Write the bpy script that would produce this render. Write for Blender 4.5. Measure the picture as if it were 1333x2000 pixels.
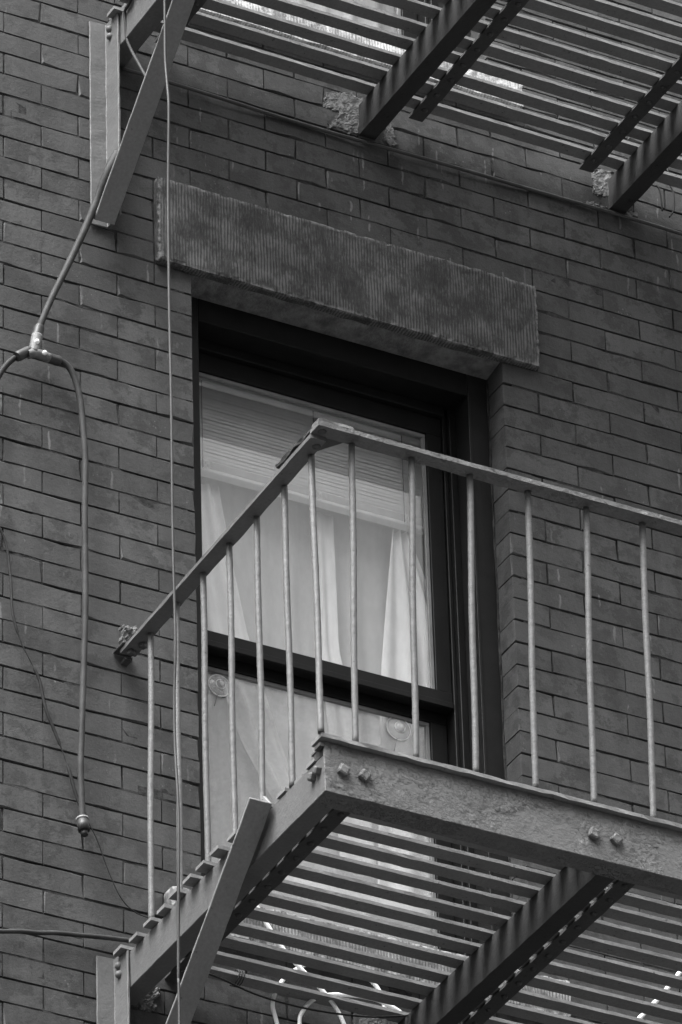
import bpy, bmesh, math, random
from mathutils import Vector, noise as mnoise

# ------------------------------------------------------------------ camera, sky, sun, exposure
for _o in list(bpy.data.objects):
    bpy.data.objects.remove(_o, do_unlink=True)
SC = bpy.context.scene
COL = SC.collection
Z0 = 12.40                       # height above the pavement of the course line that is z = 0 below
F_PX = 13163.833                 # focal length in pixels of a 1333 x 2000 frame
YAW, PITCH, ROLL = 0.50424363, 0.58648033, -0.0320319
CAM = Vector((-5.93136, -12.46565, -10.74100))
_fw = Vector((math.sin(YAW) * math.cos(PITCH), math.cos(YAW) * math.cos(PITCH), math.sin(PITCH)))
_r = Vector((math.cos(YAW), -math.sin(YAW), 0))
_u = _r.cross(_fw)
RIGHT = _r * math.cos(ROLL) + _u * math.sin(ROLL)
UP = -_r * math.sin(ROLL) + _u * math.cos(ROLL)
cd = bpy.data.cameras.new('camera')
cam = bpy.data.objects.new('camera', cd)
COL.objects.link(cam)
cd.sensor_fit = 'VERTICAL'
cd.sensor_height = 36.0
cd.lens = F_PX / 2000.0 * 36.0
cd.clip_start, cd.clip_end = 0.5, 400.0
from mathutils import Matrix
m3 = Matrix((RIGHT, UP, -_fw)).transposed()
cam.matrix_world = Matrix.Translation(CAM + Vector((0, 0, Z0))) @ m3.to_4x4()
SC.camera = cam

world = bpy.data.worlds.new('World')
SC.world = world
world.use_nodes = True
wn, wl = world.node_tree.nodes, world.node_tree.links
wn.clear()
SUN_EL, SUN_AZ = math.radians(60), math.radians(246)      # azimuth clockwise from +y (north)
sky = wn.new('ShaderNodeTexSky')
sky.sky_type = 'NISHITA'
sky.sun_disc = False
sky.sun_elevation = SUN_EL
sky.sun_rotation = SUN_AZ
sky.air_density = 1.0
sky.dust_density = 5.0
hs = wn.new('ShaderNodeHueSaturation')
hs.inputs['Saturation'].default_value = 0.0
bg = wn.new('ShaderNodeBackground')
bg.inputs['Strength'].default_value = 0.12
wo = wn.new('ShaderNodeOutputWorld')
wl.new(sky.outputs[0], hs.inputs['Color'])
wl.new(hs.outputs[0], bg.inputs['Color'])
wl.new(bg.outputs[0], wo.inputs['Surface'])

sl = bpy.data.lights.new('sun', 'SUN')
sl.energy = 1.5
sl.angle = math.radians(40)
sun = bpy.data.objects.new('sun', sl)
COL.objects.link(sun)
sdir = Vector((math.sin(SUN_AZ) * math.cos(SUN_EL), math.cos(SUN_AZ) * math.cos(SUN_EL), math.sin(SUN_EL)))
sun.rotation_euler = sdir.to_track_quat('Z', 'Y').to_euler()
sun.location = (0, -20, 40)

SC.view_settings.view_transform = 'Standard'
SC.view_settings.look = 'None'
SC.view_settings.exposure = 2.2
SC.view_settings.gamma = 1.0
SC.view_settings.use_curve_mapping = False
SC.cycles.max_bounces = 8
SC.cycles.transparent_max_bounces = 16

rnd = random.Random(7)

# ------------------------------------------------------------------ pixel helper (photo pixel + known plane -> point)
def at(px, py, **k):
    d = _fw + RIGHT * ((px - 666.5) / F_PX) - UP * ((py - 1000) / F_PX)
    (a, v), = k.items()
    i = 'xyz'.index(a)
    return CAM + d * ((v - CAM[i]) / d[i])

def project(p):
    d = Vector(p) - CAM
    z = d.dot(_fw)
    return 666.5 + F_PX * d.dot(RIGHT) / z, 1000 - F_PX * d.dot(UP) / z

# ------------------------------------------------------------------ materials (a black and white photograph: neutral greys)
def new_mat(name):
    m = bpy.data.materials.new(name)
    m.use_nodes = True
    nt = m.node_tree
    nt.nodes.clear()
    out = nt.nodes.new('ShaderNodeOutputMaterial')
    b = nt.nodes.new('ShaderNodeBsdfPrincipled')
    nt.links.new(b.outputs[0], out.inputs['Surface'])
    return m, nt, b, out

class NB:
    """small helper round a node tree"""
    def __init__(s, nt):
        s.nt = nt
        s.pos = nt.nodes.new('ShaderNodeNewGeometry').outputs['Position']
    def link(s, a, b):
        s.nt.links.new(a, b)
    def val(s, sock, v):
        if hasattr(v, 'node'):
            s.link(v, sock)
        else:
            sock.default_value = v
    def scaled(s, sx, sy, sz, off=(0, 0, 0)):
        n = s.nt.nodes.new('ShaderNodeMapping')
        n.inputs['Scale'].default_value = (sx, sy, sz)
        n.inputs['Location'].default_value = off
        s.link(s.pos, n.inputs['Vector'])
        return n.outputs[0]
    def noise(s, scale, detail=4, rough=0.55, vec=None, off=0.0):
        n = s.nt.nodes.new('ShaderNodeTexNoise')
        n.inputs['Scale'].default_value = scale
        n.inputs['Detail'].default_value = detail
        n.inputs['Roughness'].default_value = rough
        s.link(vec if vec is not None else (s.scaled(1, 1, 1, (off, off * .7, off * .3)) if off else s.pos), n.inputs['Vector'])
        return n.outputs['Fac']
    def voronoi(s, scale, vec=None, feature='F1', out='Distance'):
        n = s.nt.nodes.new('ShaderNodeTexVoronoi')
        n.feature = feature
        n.inputs['Scale'].default_value = scale
        s.link(vec if vec is not None else s.pos, n.inputs['Vector'])
        return n.outputs[out]
    def ramp(s, fac, lo, hi, a=0.0, b=1.0):
        n = s.nt.nodes.new('ShaderNodeMapRange')
        n.interpolation_type = 'SMOOTHSTEP'
        s.link(fac, n.inputs['Value'])
        n.inputs['From Min'].default_value = lo
        n.inputs['From Max'].default_value = hi
        n.inputs['To Min'].default_value = a
        n.inputs['To Max'].default_value = b
        return n.outputs[0]
    def math(s, op, a, b=0.0, clamp=False):
        n = s.nt.nodes.new('ShaderNodeMath')
        n.operation = op
        n.use_clamp = clamp
        s.val(n.inputs[0], a)
        s.val(n.inputs[1], b)
        return n.outputs[0]
    def mix(s, fac, a, b):
        n = s.nt.nodes.new('ShaderNodeMix')
        n.data_type = 'FLOAT'
        s.val(n.inputs['Factor'], fac)
        s.val(n.inputs['A'], a)
        s.val(n.inputs['B'], b)
        return n.outputs['Result']
    def grey(s, v):
        n = s.nt.nodes.new('ShaderNodeCombineColor')
        for k in range(3):
            s.val(n.inputs[k], v)
        return n.outputs[0]
    def bump(s, h, strength, dist, bsdf, prev=None):
        n = s.nt.nodes.new('ShaderNodeBump')
        n.inputs['Strength'].default_value = strength
        n.inputs['Distance'].default_value = dist
        s.link(h, n.inputs['Height'])
        if prev is not None:
            s.link(prev, n.inputs['Normal'])
        s.link(n.outputs[0], bsdf.inputs['Normal'])
        return n.outputs[0]

def mat_steel(name, base, var=0.25, rough=0.6, lump=0.6, lump_d=0.0025, rust=0.12, peel=0.0):
    """old brushed-on paint over rusty iron: soft lumps, blisters, small dark chips"""
    m, nt, b, _ = new_mat(name)
    n = NB(nt)
    big = n.noise(9, 5, .6)
    fine = n.noise(120, 4, .65)
    v = n.math('MULTIPLY', base, n.math('ADD', 1 - var * .8, n.math('MULTIPLY', big, 1.6 * var)))
    v = n.math('MULTIPLY', v, n.ramp(fine, .25, .75, .88, 1.1))
    chips = n.ramp(n.noise(75, 5, .7, off=3.1), .66 - rust * .25, .72 - rust * .25)
    v = n.mix(chips, v, base * .32)
    n.link(n.grey(v), b.inputs['Base Color'])
    b.inputs['Roughness'].default_value = rough
    b.inputs['Specular IOR Level'].default_value = 0.35
    h = n.math('ADD', n.noise(38, 5, .6), n.math('MULTIPLY', n.noise(150, 3, .6), .35))
    if peel:
        fl = n.noise(1.0, 7, .68, vec=n.scaled(55, 55, 95))
        steps = n.math('ADD', n.ramp(fl, .47, .50), n.math('MULTIPLY', n.ramp(fl, .58, .60), .8))
        where = n.ramp(n.noise(7, 4, .6, off=8.0), .40, .60, .12, 1.0)
        h = n.math('ADD', n.math('MULTIPLY', h, .45), n.math('MULTIPLY', n.math('MULTIPLY', steps, where), peel))
    n.bump(h, lump, lump_d, b)
    return m

def mat_plain(name, base, rough=0.6, var=0.15, scale=30, bump=0.2, bd=0.002, spec=.4):
    m, nt, b, _ = new_mat(name)
    n = NB(nt)
    v = n.math('MULTIPLY', base, n.ramp(n.noise(scale, 5, .6), .25, .75, 1 - var, 1 + var))
    n.link(n.grey(v), b.inputs['Base Color'])
    b.inputs['Roughness'].default_value = rough
    b.inputs['Specular IOR Level'].default_value = spec
    if bump:
        n.bump(n.noise(scale * 4, 4, .6), bump, bd, b)
    return m

def mat_brick():
    m, nt, b, _ = new_mat('painted_brick')
    n = NB(nt)
    oi = nt.nodes.new('ShaderNodeObjectInfo')
    an = nt.nodes.new('ShaderNodeAttribute')
    an.attribute_name = 'tone'
    r = n.math('FRACT', n.math('ADD', oi.outputs['Random'], an.outputs['Fac']))
    v = n.math('MULTIPLY', .056, n.ramp(r, 0, 1, .84, 1.14))
    blot = n.noise(7.5, 6, .62)
    v = n.math('MULTIPLY', v, n.ramp(blot, .3, .72, .86, 1.14))
    v = n.math('MULTIPLY', v, n.ramp(n.noise(1.0, 5, .6, vec=n.scaled(16, 16, 1.6)), .30, .70, .84, 1.10))
    # damp, sooty blotches where the top coat has worn off
    soot = n.math('MULTIPLY', n.ramp(n.noise(15, 8, .74, off=5.3), .49, .56), n.ramp(n.noise(2.6, 3, .5, off=2.2), .38, .52))
    v = n.mix(n.math('MULTIPLY', soot, .7), v, .027)
    v = n.math('MULTIPLY', v, n.ramp(n.noise(210, 5, .75), .25, .75, .80, 1.18))
    # thin pale paint drips and fallen specks
    wob = nt.nodes.new('ShaderNodeVectorMath')
    wob.operation = 'ADD'
    n.link(n.scaled(75, 75, 8), wob.inputs[0])
    nz_ = nt.nodes.new('ShaderNodeTexNoise')
    nz_.inputs['Scale'].default_value = 35
    n.link(n.pos, nz_.inputs['Vector'])
    n.link(nz_.outputs['Color'], wob.inputs[1])
    cell = wob.outputs[0]
    dd = n.voronoi(1.0, cell)
    dc = n.voronoi(1.0, cell, out='Color')
    sep = nt.nodes.new('ShaderNodeSeparateColor')
    n.link(dc, sep.inputs[0])
    drip = n.math('MULTIPLY', n.ramp(dd, .30, .16), n.ramp(sep.outputs[0], .86, .90))
    drip = n.math('MULTIPLY', drip, n.ramp(n.noise(2.4, 3, .5, off=1.4), .50, .60))
    v = n.mix(n.math('MULTIPLY', drip, .5), v, .20)
    spk = n.math('MULTIPLY', n.ramp(n.voronoi(62), .16, .08), n.ramp(n.noise(5, 3, .5, off=7.7), .56, .68))
    v = n.mix(n.math('MULTIPLY', spk, .5), v, .20)
    n.link(n.grey(v), b.inputs['Base Color'])
    b.inputs['Roughness'].default_value = .62
    b.inputs['Specular IOR Level'].default_value = .3
    h = n.math('ADD', n.noise(60, 6, .65), n.math('MULTIPLY', n.noise(320, 3, .6), .3))
    n.bump(h, .6, .003, b)
    return m

def mat_stone(name, base, groove=True, bright=0.0):
    """sandstone dressed with a toothed chisel: close vertical grooves, pale bruises"""
    m, nt, b, _ = new_mat(name)
    n = NB(nt)
    wv = nt.nodes.new('ShaderNodeTexWave')
    wv.wave_type = 'BANDS'
    wv.bands_direction = 'X'
    wv.inputs['Scale'].default_value = 36.0
    wv.inputs['Distortion'].default_value = 3.5
    wv.inputs['Detail'].default_value = 3.0
    wv.inputs['Detail Scale'].default_value = 1.2
    n.link(n.scaled(1, 1, .25), wv.inputs['Vector'])
    g0 = n.math('MULTIPLY', wv.outputs['Fac'], n.ramp(n.noise(13, 5, .65, off=6.0), .38, .62, .05, 1))
    g = n.math('ADD', n.math('MULTIPLY', g0, .34 if groove else .1), n.math('MULTIPLY', n.noise(1.0, 5, .7, vec=n.scaled(330, 160, 50)), .75 if groove else .9))
    blot = n.noise(11, 6, .65)
    v = n.math('MULTIPLY', base, n.ramp(blot, .28, .75, .68, 1.28))
    v = n.math('MULTIPLY', v, n.ramp(g, .30, .70, .52 if groove else .85, 1.55 if groove else 1.15))
    sp = n.math('MULTIPLY', n.ramp(n.noise(95, 4, .75, off=2.0), .66, .76), n.ramp(g, .45, .6))
    v = n.mix(n.math('MULTIPLY', sp, .85), v, min(.8, base * 3.4))
    gm = nt.nodes.new('ShaderNodeNewGeometry')
    arr = n.math('MULTIPLY', n.ramp(gm.outputs['Pointiness'], .515, .58), n.ramp(n.noise(45, 5, .7, off=4.4), .42, .6))
    v = n.mix(n.math('MULTIPLY', arr, .75), v, min(.8, base * 3.6))
    if bright:
        v = n.mix(n.ramp(n.noise(60, 5, .7, off=9.0), .45, .7), v, bright)
    n.link(n.grey(v), b.inputs['Base Color'])
    b.inputs['Roughness'].default_value = .85
    b.inputs['Specular IOR Level'].default_value = .2
    h = n.math('ADD', n.math('MULTIPLY', g, .7 if groove else .4), n.math('MULTIPLY', n.noise(70, 6, .7), .8))
    n.bump(h, .7, .004, b)
    return m

def mat_glass(name, veil, grime=.05, dust_c=.5):
    m = bpy.data.materials.new(name)
    m.use_nodes = True
    nt = m.node_tree
    nt.nodes.clear()
    n = NB(nt)
    out = nt.nodes.new('ShaderNodeOutputMaterial')
    tr = nt.nodes.new('ShaderNodeBsdfTransparent')
    tr.inputs[0].default_value = (.985, .985, .985, 1)
    gl = nt.nodes.new('ShaderNodeBsdfGlossy')
    gl.inputs['Roughness'].default_value = .02
    df = nt.nodes.new('ShaderNodeBsdfDiffuse')
    df.inputs[0].default_value = (dust_c, dust_c, dust_c, 1)
    fr = nt.nodes.new('ShaderNodeLayerWeight')          # same from both faces of the thin pane
    rf = n.math('ADD', .055, n.math('MULTIPLY', n.math('POWER', fr.outputs['Facing'], 5.0), .9))
    m1 = nt.nodes.new('ShaderNodeMixShader')
    m2 = nt.nodes.new('ShaderNodeMixShader')
    n.link(rf, m1.inputs[0])
    n.link(tr.outputs[0], m1.inputs[1])
    n.link(gl.outputs[0], m1.inputs[2])
    dust = n.ramp(n.noise(6, 6, .65), .3, .75, veil * .6, veil * 1.4 + grime)
    n.link(dust, m2.inputs[0])
    n.link(m1.outputs[0], m2.inputs[1])
    n.link(df.outputs[0], m2.inputs[2])
    n.link(m2.outputs[0], out.inputs['Surface'])
    return m

def mat_cloth(name, base, trans=.35):
    m = bpy.data.materials.new(name)
    m.use_nodes = True
    nt = m.node_tree
    nt.nodes.clear()
    n = NB(nt)
    out = nt.nodes.new('ShaderNodeOutputMaterial')
    df = nt.nodes.new('ShaderNodeBsdfDiffuse')
    tl = nt.nodes.new('ShaderNodeBsdfTranslucent')
    v = n.math('MULTIPLY', base, n.ramp(n.noise(40, 5, .6, vec=n.scaled(1, 1, .35)), .25, .75, .93, 1.05))
    c = n.grey(v)
    n.link(c, df.inputs[0])
    n.link(c, tl.inputs[0])
    mx = nt.nodes.new('ShaderNodeMixShader')
    mx.inputs[0].default_value = trans
    n.link(df.outputs[0], mx.inputs[1])
    n.link(tl.outputs[0], mx.inputs[2])
    n.link(mx.outputs[0], out.inputs['Surface'])
    return m

M = {}
M['brick'] = mat_brick()
M['mortar'] = mat_plain('sooty_mortar', .036, .9, .5, 60, .5, .004, .1)
M['paint'] = mat_steel('grey_iron_paint', .098, rust=.05)
M['paint_rough'] = mat_steel('blistered_grey_paint', .118, var=.3, lump=1.0, lump_d=.005, rust=.05, peel=1.3)
M['paint_lit'] = mat_steel('lit_iron_paint', .19, rust=.06)  # iron paint lightened to make up for light missing on the brace
M['beam'] = mat_steel('dark_beam_paint', .028, var=.4, rust=.2)  # darker even coat for the support beams
M['paint_dark'] = mat_steel('dirty_grey_paint', .050, var=.3, rust=.16)
M['slat'] = mat_steel('worn_slat_paint', .165, var=.3, rust=.15, lump=.6, lump_d=.003)
M['bar'] = mat_steel('baluster_paint', .098, var=.25, rust=.10, lump=1.0, lump_d=.003)
M['rusty'] = mat_steel('rust_scale', .035, var=.5, rust=.5, lump=1.0, lump_d=.006)
M['lintel'] = mat_stone('tooled_brownstone', .078)
M['soffit'] = mat_plain('pale_sandstone', .12, .9, .4, 28, 1.0, .006, .15)  # paler than the lintel face
M['sill'] = mat_stone('grey_sill_stone', .16, groove=True)
M['sill_lit'] = mat_stone('lit_sill_stone', .30, groove=True, bright=.55)  # sill stone brightened in colour because the upper sill lies unshaded
M['frame'] = mat_plain('black_window_paint', .006, .5, .3, 20, .15, .002, .2)
M['frame_brown'] = mat_plain('faded_casing_metal', .010, .5, .3, 12, .1, .002, .2)
M['strip'] = mat_plain('grey_glazing_strip', .17, .5, .15, 20, .1)
M['glass'] = mat_glass('window_glass', .02, .02)
M['glass_dusty'] = mat_glass('dusty_window_glass', .18, .08)
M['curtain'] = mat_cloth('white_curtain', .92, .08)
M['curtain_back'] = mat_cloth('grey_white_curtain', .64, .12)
M['blind'] = mat_plain('grey_blind_slat', .74, .5, .06, 14, 0)
M['white'] = mat_plain('white_paint', .82, .5, .05, 14, 0)
M['cable_white'] = mat_plain('white_cable_jacket', .85, .35, .04, 20, 0)
M['cable_dark'] = mat_plain('dark_cable_jacket', .022, .65, .3, 25, .2, .002, .2)
M['cable_grey'] = mat_plain('weathered_cable_jacket', .038, .65, .35, 18, .3, .002, .2)
M['cable_pale'] = mat_plain('pale_cable_jacket', .036, .5, .2, 18, .2, .002, .3)
M['cast'] = mat_plain('cast_alloy', .13, .6, .3, 60, .3)
M['screw'] = mat_plain('bright_screw', .85, .25, .05, 60, 0)
M['rubber'] = mat_plain('black_rubber', .03, .5, .3, 50, .2)
M['patch'] = mat_plain('crumbling_mortar', .13, .9, .55, 70, .7, .003, .1)
M['plastic'] = mat_glass('clear_plastic', .3, .10, .8)
M['room'] = mat_plain('room_plaster', .7, .8, .1, 5, 0)
M['asphalt'] = mat_plain('asphalt', .06, .9, .3, 8, .4, .01, .2)
M['concrete'] = mat_plain('concrete', .085, .85, .2, 4, .3, .005, .2)
M['bounce_facade'] = mat_plain('bounce_plaster', .40, .9, .1, 2, 0)
M['pipe'] = mat_plain('painted_conduit', .05, .55, .3, 14, .4, .003)

# ------------------------------------------------------------------ object helpers
WLOC = {}

def setp(o, label=None, cat=None, group=None, kind=None):
    if label: o['label'] = label
    if cat: o['category'] = cat
    if group: o['group'] = group
    if kind: o['kind'] = kind
    return o

def empty(name, loc, label, cat, group=None):
    o = bpy.data.objects.new(name, None)
    o.empty_display_size = .1
    COL.objects.link(o)
    l = Vector(loc) + Vector((0, 0, Z0))
    o.location = l
    WLOC[o] = l
    return setp(o, label, cat, group)

def link_mesh(name, me, loc, parent=None):
    """loc in scene coordinates (before the Z0 lift); me is relative to loc"""
    o = bpy.data.objects.new(name, me)
    COL.objects.link(o)
    l = Vector(loc) + Vector((0, 0, Z0))
    WLOC[o] = l
    if parent is not None:
        o.parent = parent
        o.location = l - WLOC[parent]
    else:
        o.location = l
    return o

class MB:
    def __init__(s):
        s.v, s.f, s.sm = [], [], []
    def add(s, vs, fs, smooth=False):
        b = len(s.v)
        s.v += [Vector(v) for v in vs]
        s.f += [tuple(i + b for i in f) for f in fs]
        s.sm += [smooth] * len(fs)
        return s
    def box(s, x0, x1, y0, y1, z0, z1):
        return s.add([(x0, y0, z0), (x1, y0, z0), (x1, y1, z0), (x0, y1, z0), (x0, y0, z1), (x1, y0, z1), (x1, y1, z1), (x0, y1, z1)],
                     [(3, 2, 1, 0), (4, 5, 6, 7), (0, 1, 5, 4), (1, 2, 6, 5), (2, 3, 7, 6), (3, 0, 4, 7)])
    def extrude(s, prof, path_a, path_b, n=1, jit=0.0, seed=0, ax='x'):
        """prof: closed 2-D outline (anticlockwise looking from +axis); swept along x or y between a and b in n steps with small wear"""
        k = len(prof)
        vs = []
        for i in range(n + 1):
            t = path_a + (path_b - path_a) * i / n
            for q, (a, b) in enumerate(prof):
                ja = jit * mnoise.noise(Vector((t * 23 + seed * 3.7, q * 5.1, seed)))
                jb = jit * mnoise.noise(Vector((t * 23 + seed * 1.7 + 40, q * 7.3, seed + 9)))
                vs.append((t, a + ja, b + jb) if ax == 'x' else (a + ja, t, b + jb) if ax == 'y' else (a + ja, b + jb, t))
        fs = []
        for i in range(n):
            for q in range(k):
                q2 = (q + 1) % k
                fs.append((i * k + q, i * k + q2, (i + 1) * k + q2, (i + 1) * k + q))
        fs.append(tuple(range(k))[::-1])
        fs.append(tuple(n * k + q for q in range(k)))
        return s.add(vs, fs)
    def tube(s, pts, r, seg=8, jit=0.0, seed=0, cap=True, sub=1, squash=None):
        pts = [Vector(p) for p in pts]
        if sub > 1:
            pts = catmull(pts, sub)
        rad = r if callable(r) else (lambda t: r)
        vs, n = [], len(pts)
        up = None
        for i, p in enumerate(pts):
            t = (pts[min(i + 1, n - 1)] - pts[max(i - 1, 0)]).normalized()
            if up is None:
                up = t.orthogonal().normalized()
            up = (up - t * up.dot(t)).normalized()
            w = t.cross(up)
            rr = rad(i / max(1, n - 1))
            for k in range(seg):
                a = 2 * math.pi * k / seg
                q = rr * (1 + (jit * mnoise.noise(p * 60 + Vector((k * 1.3, seed, 0))) if jit else 0))
                vs.append(p + up * (q * math.cos(a)) + w * (q * math.sin(a)))
        fs = [(i * seg + k, i * seg + (k + 1) % seg, (i + 1) * seg + (k + 1) % seg, (i + 1) * seg + k) for i in range(n - 1) for k in range(seg)]
        s.add(vs, fs, True)
        if cap:
            b = len(s.v) - len(vs)
            s.f += [tuple(b + k for k in range(seg))[::-1], tuple(b + (n - 1) * seg + k for k in range(seg))]
            s.sm += [False, False]
        return s
    def lathe(s, prof, c, axis, seg=16):
        """prof: [(radius, height)] turned round axis through c"""
        axis = Vector(axis).normalized()
        u = axis.orthogonal().normalized()
        w = axis.cross(u)
        vs = []
        for r, h in prof:
            for k in range(seg):
                a = 2 * math.pi * k / seg
                vs.append(Vector(c) + axis * h + u * (r * math.cos(a)) + w * (r * math.sin(a)))
        fs = [(i * seg + k, i * seg + (k + 1) % seg, (i + 1) * seg + (k + 1) % seg, (i + 1) * seg + k) for i in range(len(prof) - 1) for k in range(seg)]
        s.add(vs, fs, True)
        b = len(s.v) - len(vs)
        s.f += [tuple(b + k for k in range(seg))[::-1], tuple(b + (len(prof) - 1) * seg + k for k in range(seg))]
        s.sm += [True, True]
        return s
    def mesh(s, name, mat, center):
        me = bpy.data.meshes.new(name)
        me.from_pydata([v - center for v in s.v], [], s.f)
        me.materials.append(mat)
        me.polygons.foreach_set('use_smooth', s.sm)
        me.update()
        return me
    def build(s, name, mat, parent=None, bevel=0.0, label=None, fixn=True):
        lo = Vector([min(v[i] for v in s.v) for i in range(3)])
        hi = Vector([max(v[i] for v in s.v) for i in range(3)])
        c = (lo + hi) / 2
        me = s.mesh(name, mat, c)
        if fixn:
            bm = bmesh.new()
            bm.from_mesh(me)
            bmesh.ops.recalc_face_normals(bm, faces=bm.faces)
            if bevel:
                es = [e for e in bm.edges if len(e.link_faces) == 2 and e.calc_face_angle(0) > .7]
                bmesh.ops.bevel(bm, geom=es, offset=bevel, segments=1, affect='EDGES', clamp_overlap=True)
            bm.to_mesh(me)
            bm.free()
        o = link_mesh(name, me, c, parent)
        if label: o['label'] = label
        return o

def catmull(P, sub):
    if len(P) < 3:
        return [P[0].lerp(P[-1], i / sub) for i in range(sub + 1)]
    out = []
    for i in range(len(P) - 1):
        p0, p1, p2, p3 = P[max(i - 1, 0)], P[i], P[i + 1], P[min(i + 2, len(P) - 1)]
        for k in range(sub):
            t = k / sub
            out.append(.5 * ((2 * p1) + (p2 - p0) * t + (2 * p0 - 5 * p1 + 4 * p2 - p3) * t * t + (3 * p1 - p0 - 3 * p2 + p3) * t ** 3))
    out.append(P[-1])
    return out

# ------------------------------------------------------------------ the setting: street and pavement far below
def slab(name, x0, x1, y0, y1, z0, z1, mat):
    o = MB().box(x0, x1, y0, y1, z0 - Z0, z1 - Z0).build(name, mat)
    setp(o, kind='structure')
    return o
slab('road', -60, 60, -60, -4.5, -.35, -.125, M['asphalt'])
slab('pavement', -60, 60, -4.5, 14, -.35, 0.0, M['concrete'])

# unseen houses added across the street to block low sky and send light back
fb = empty('added_houses', (0, -24, -Z0), 'row of unseen houses added across the street to shape the light', 'building')
MB().box(-50, 50, -32, -24, -Z0, 26.0 - Z0).build('bounce_facade', M['bounce_facade'], fb)
_wm = None
for st in range(8):
    for k in range(-20, 20):
        x, z = k * 2.4, st * 3.2 + 1.2 - Z0
        if _wm is None:
            _wm = MB().box(-.5, .5, -.02, .03, 0, 1.7).mesh('window', M['frame'], Vector((0, 0, 0)))
        link_mesh('window', _wm, (x, -24, z), fb)

# ------------------------------------------------------------------ the brick building
C = .0666490                       # one course
H = .1065                          # half a brick
FLOOR = 42 * C                     # storey height
JL, JR = .5330, 1.4410             # window opening
OPEN_TOP, OPEN_BOT = -10 * C, -38 * C
bld = empty('brick_building', (1.0, 0.1, -Z0), 'painted dark brick house wall with stone window lintel behind the fire escape', 'building')

XJ = {}
for i in range(-14, 6): XJ[i] = i * H
for i, x in zip(range(6, 15), (.648, .757, .848, .936, 1.0346, 1.1226, 1.2330, 1.3390, 1.4410)): XJ[i] = x
XJ[5] = JL
for i in range(15, 34): XJ[i] = 1.4410 + (i - 14) * .1075
ROW_TOP, ROW_BOT = -40, 66         # course indices, z of course line j is -j*C

def openings(j):
    """blocked x spans on course j (between lines j and j+1)"""
    o = []
    for f in (0, 1):
        jj = j + 42 * f
        if 6 <= jj < 10: o.append((.4265, 1.5485))        # lintel
        if 10 <= jj < 38: o.append((JL, JR))              # window
        if jj == 38: o.append((.4265, 1.5265))            # sill
    return o

bricks = []                        # (x0, x1, zmid, row)
for j in range(ROW_TOP, ROW_BOT):
    xs = [XJ[i] for i in sorted(XJ) if i % 2 == j % 2]
    blk = openings(j)
    for a, b in zip(xs[:-1], xs[1:]):
        segs = [(a, b)]
        for lo, hi in blk:
            ns = []
            for s0, s1 in segs:
                if s1 <= lo + 1e-6 or s0 >= hi - 1e-6: ns.append((s0, s1)); continue
                if s0 < lo - .012: ns.append((s0, lo))
                if s1 > hi + .012: ns.append((hi, s1))
            segs = ns
        for s0, s1 in segs:
            bricks.append((s0, s1, -(j + .5) * C, j))

def brick_geo(L, Hh, D, r):
    """one brick, centred on its face; worn edge ring in front of a plain body; returns verts, faces"""
    nl = 4 if L > .14 else 2
    ring = []
    for k in range(nl): ring.append((-L / 2 + L * k / nl, -Hh / 2))
    ring.append((L / 2, -Hh / 2))
    for k in range(nl): ring.append((L / 2 - L * k / nl, Hh / 2))
    ring.append((-L / 2, Hh / 2))
    k = len(ring)
    vs = []
    ch = .0012
    for x, z in ring:
        jx, jz = r.uniform(-.0007, .0007), r.uniform(-.0009, .0009)
        vs.append((x + jx - math.copysign(ch * .4, x) * (abs(x) > L / 2 - .001), .0045, z + jz))
    for x, z in ring:
        c2 = ch * r.uniform(.75, 1.6)
        if r.random() < .07: c2 += r.uniform(.002, .006)
        vs.append((x - math.copysign(c2, x) * (abs(x) > L / 2 - .001), r.uniform(-.0004, .0004), z - math.copysign(c2, z)))
    for x, z in ring[:1] + ring[nl:nl + 1] + ring[nl + 1:nl + 2] + ring[-1:]:
        vs.append((x, D, z))
    fs = [tuple(range(k, 2 * k))]
    for q in range(k):
        q2 = (q + 1) % k
        fs.append((q, q2, k + q2, k + q))
    b = 2 * k
    fs.append((b, b + 1) + tuple(range(nl, -1, -1)))
    fs.append((b + 1, b + 2, nl + 1, nl))
    fs.append((b + 2, b + 3) + tuple(range(k - 1, nl, -1)))
    fs.append((b + 3, b, 0, k - 1))
    return vs, fs

BR = random.Random(11)
_bm_cache = {}
def brick_mesh(L, Hh, var):
    key = (round(L, 3), round(Hh, 4), var)
    if key not in _bm_cache:
        vs, fs = brick_geo(L, Hh, .098, random.Random(hash(key) & 0xffff))
        me = bpy.data.meshes.new('brick')
        me.from_pydata(vs, [], fs)
        me.materials.append(M['brick'])
        me.update()
        _bm_cache[key] = me
    return _bm_cache[key]

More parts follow.
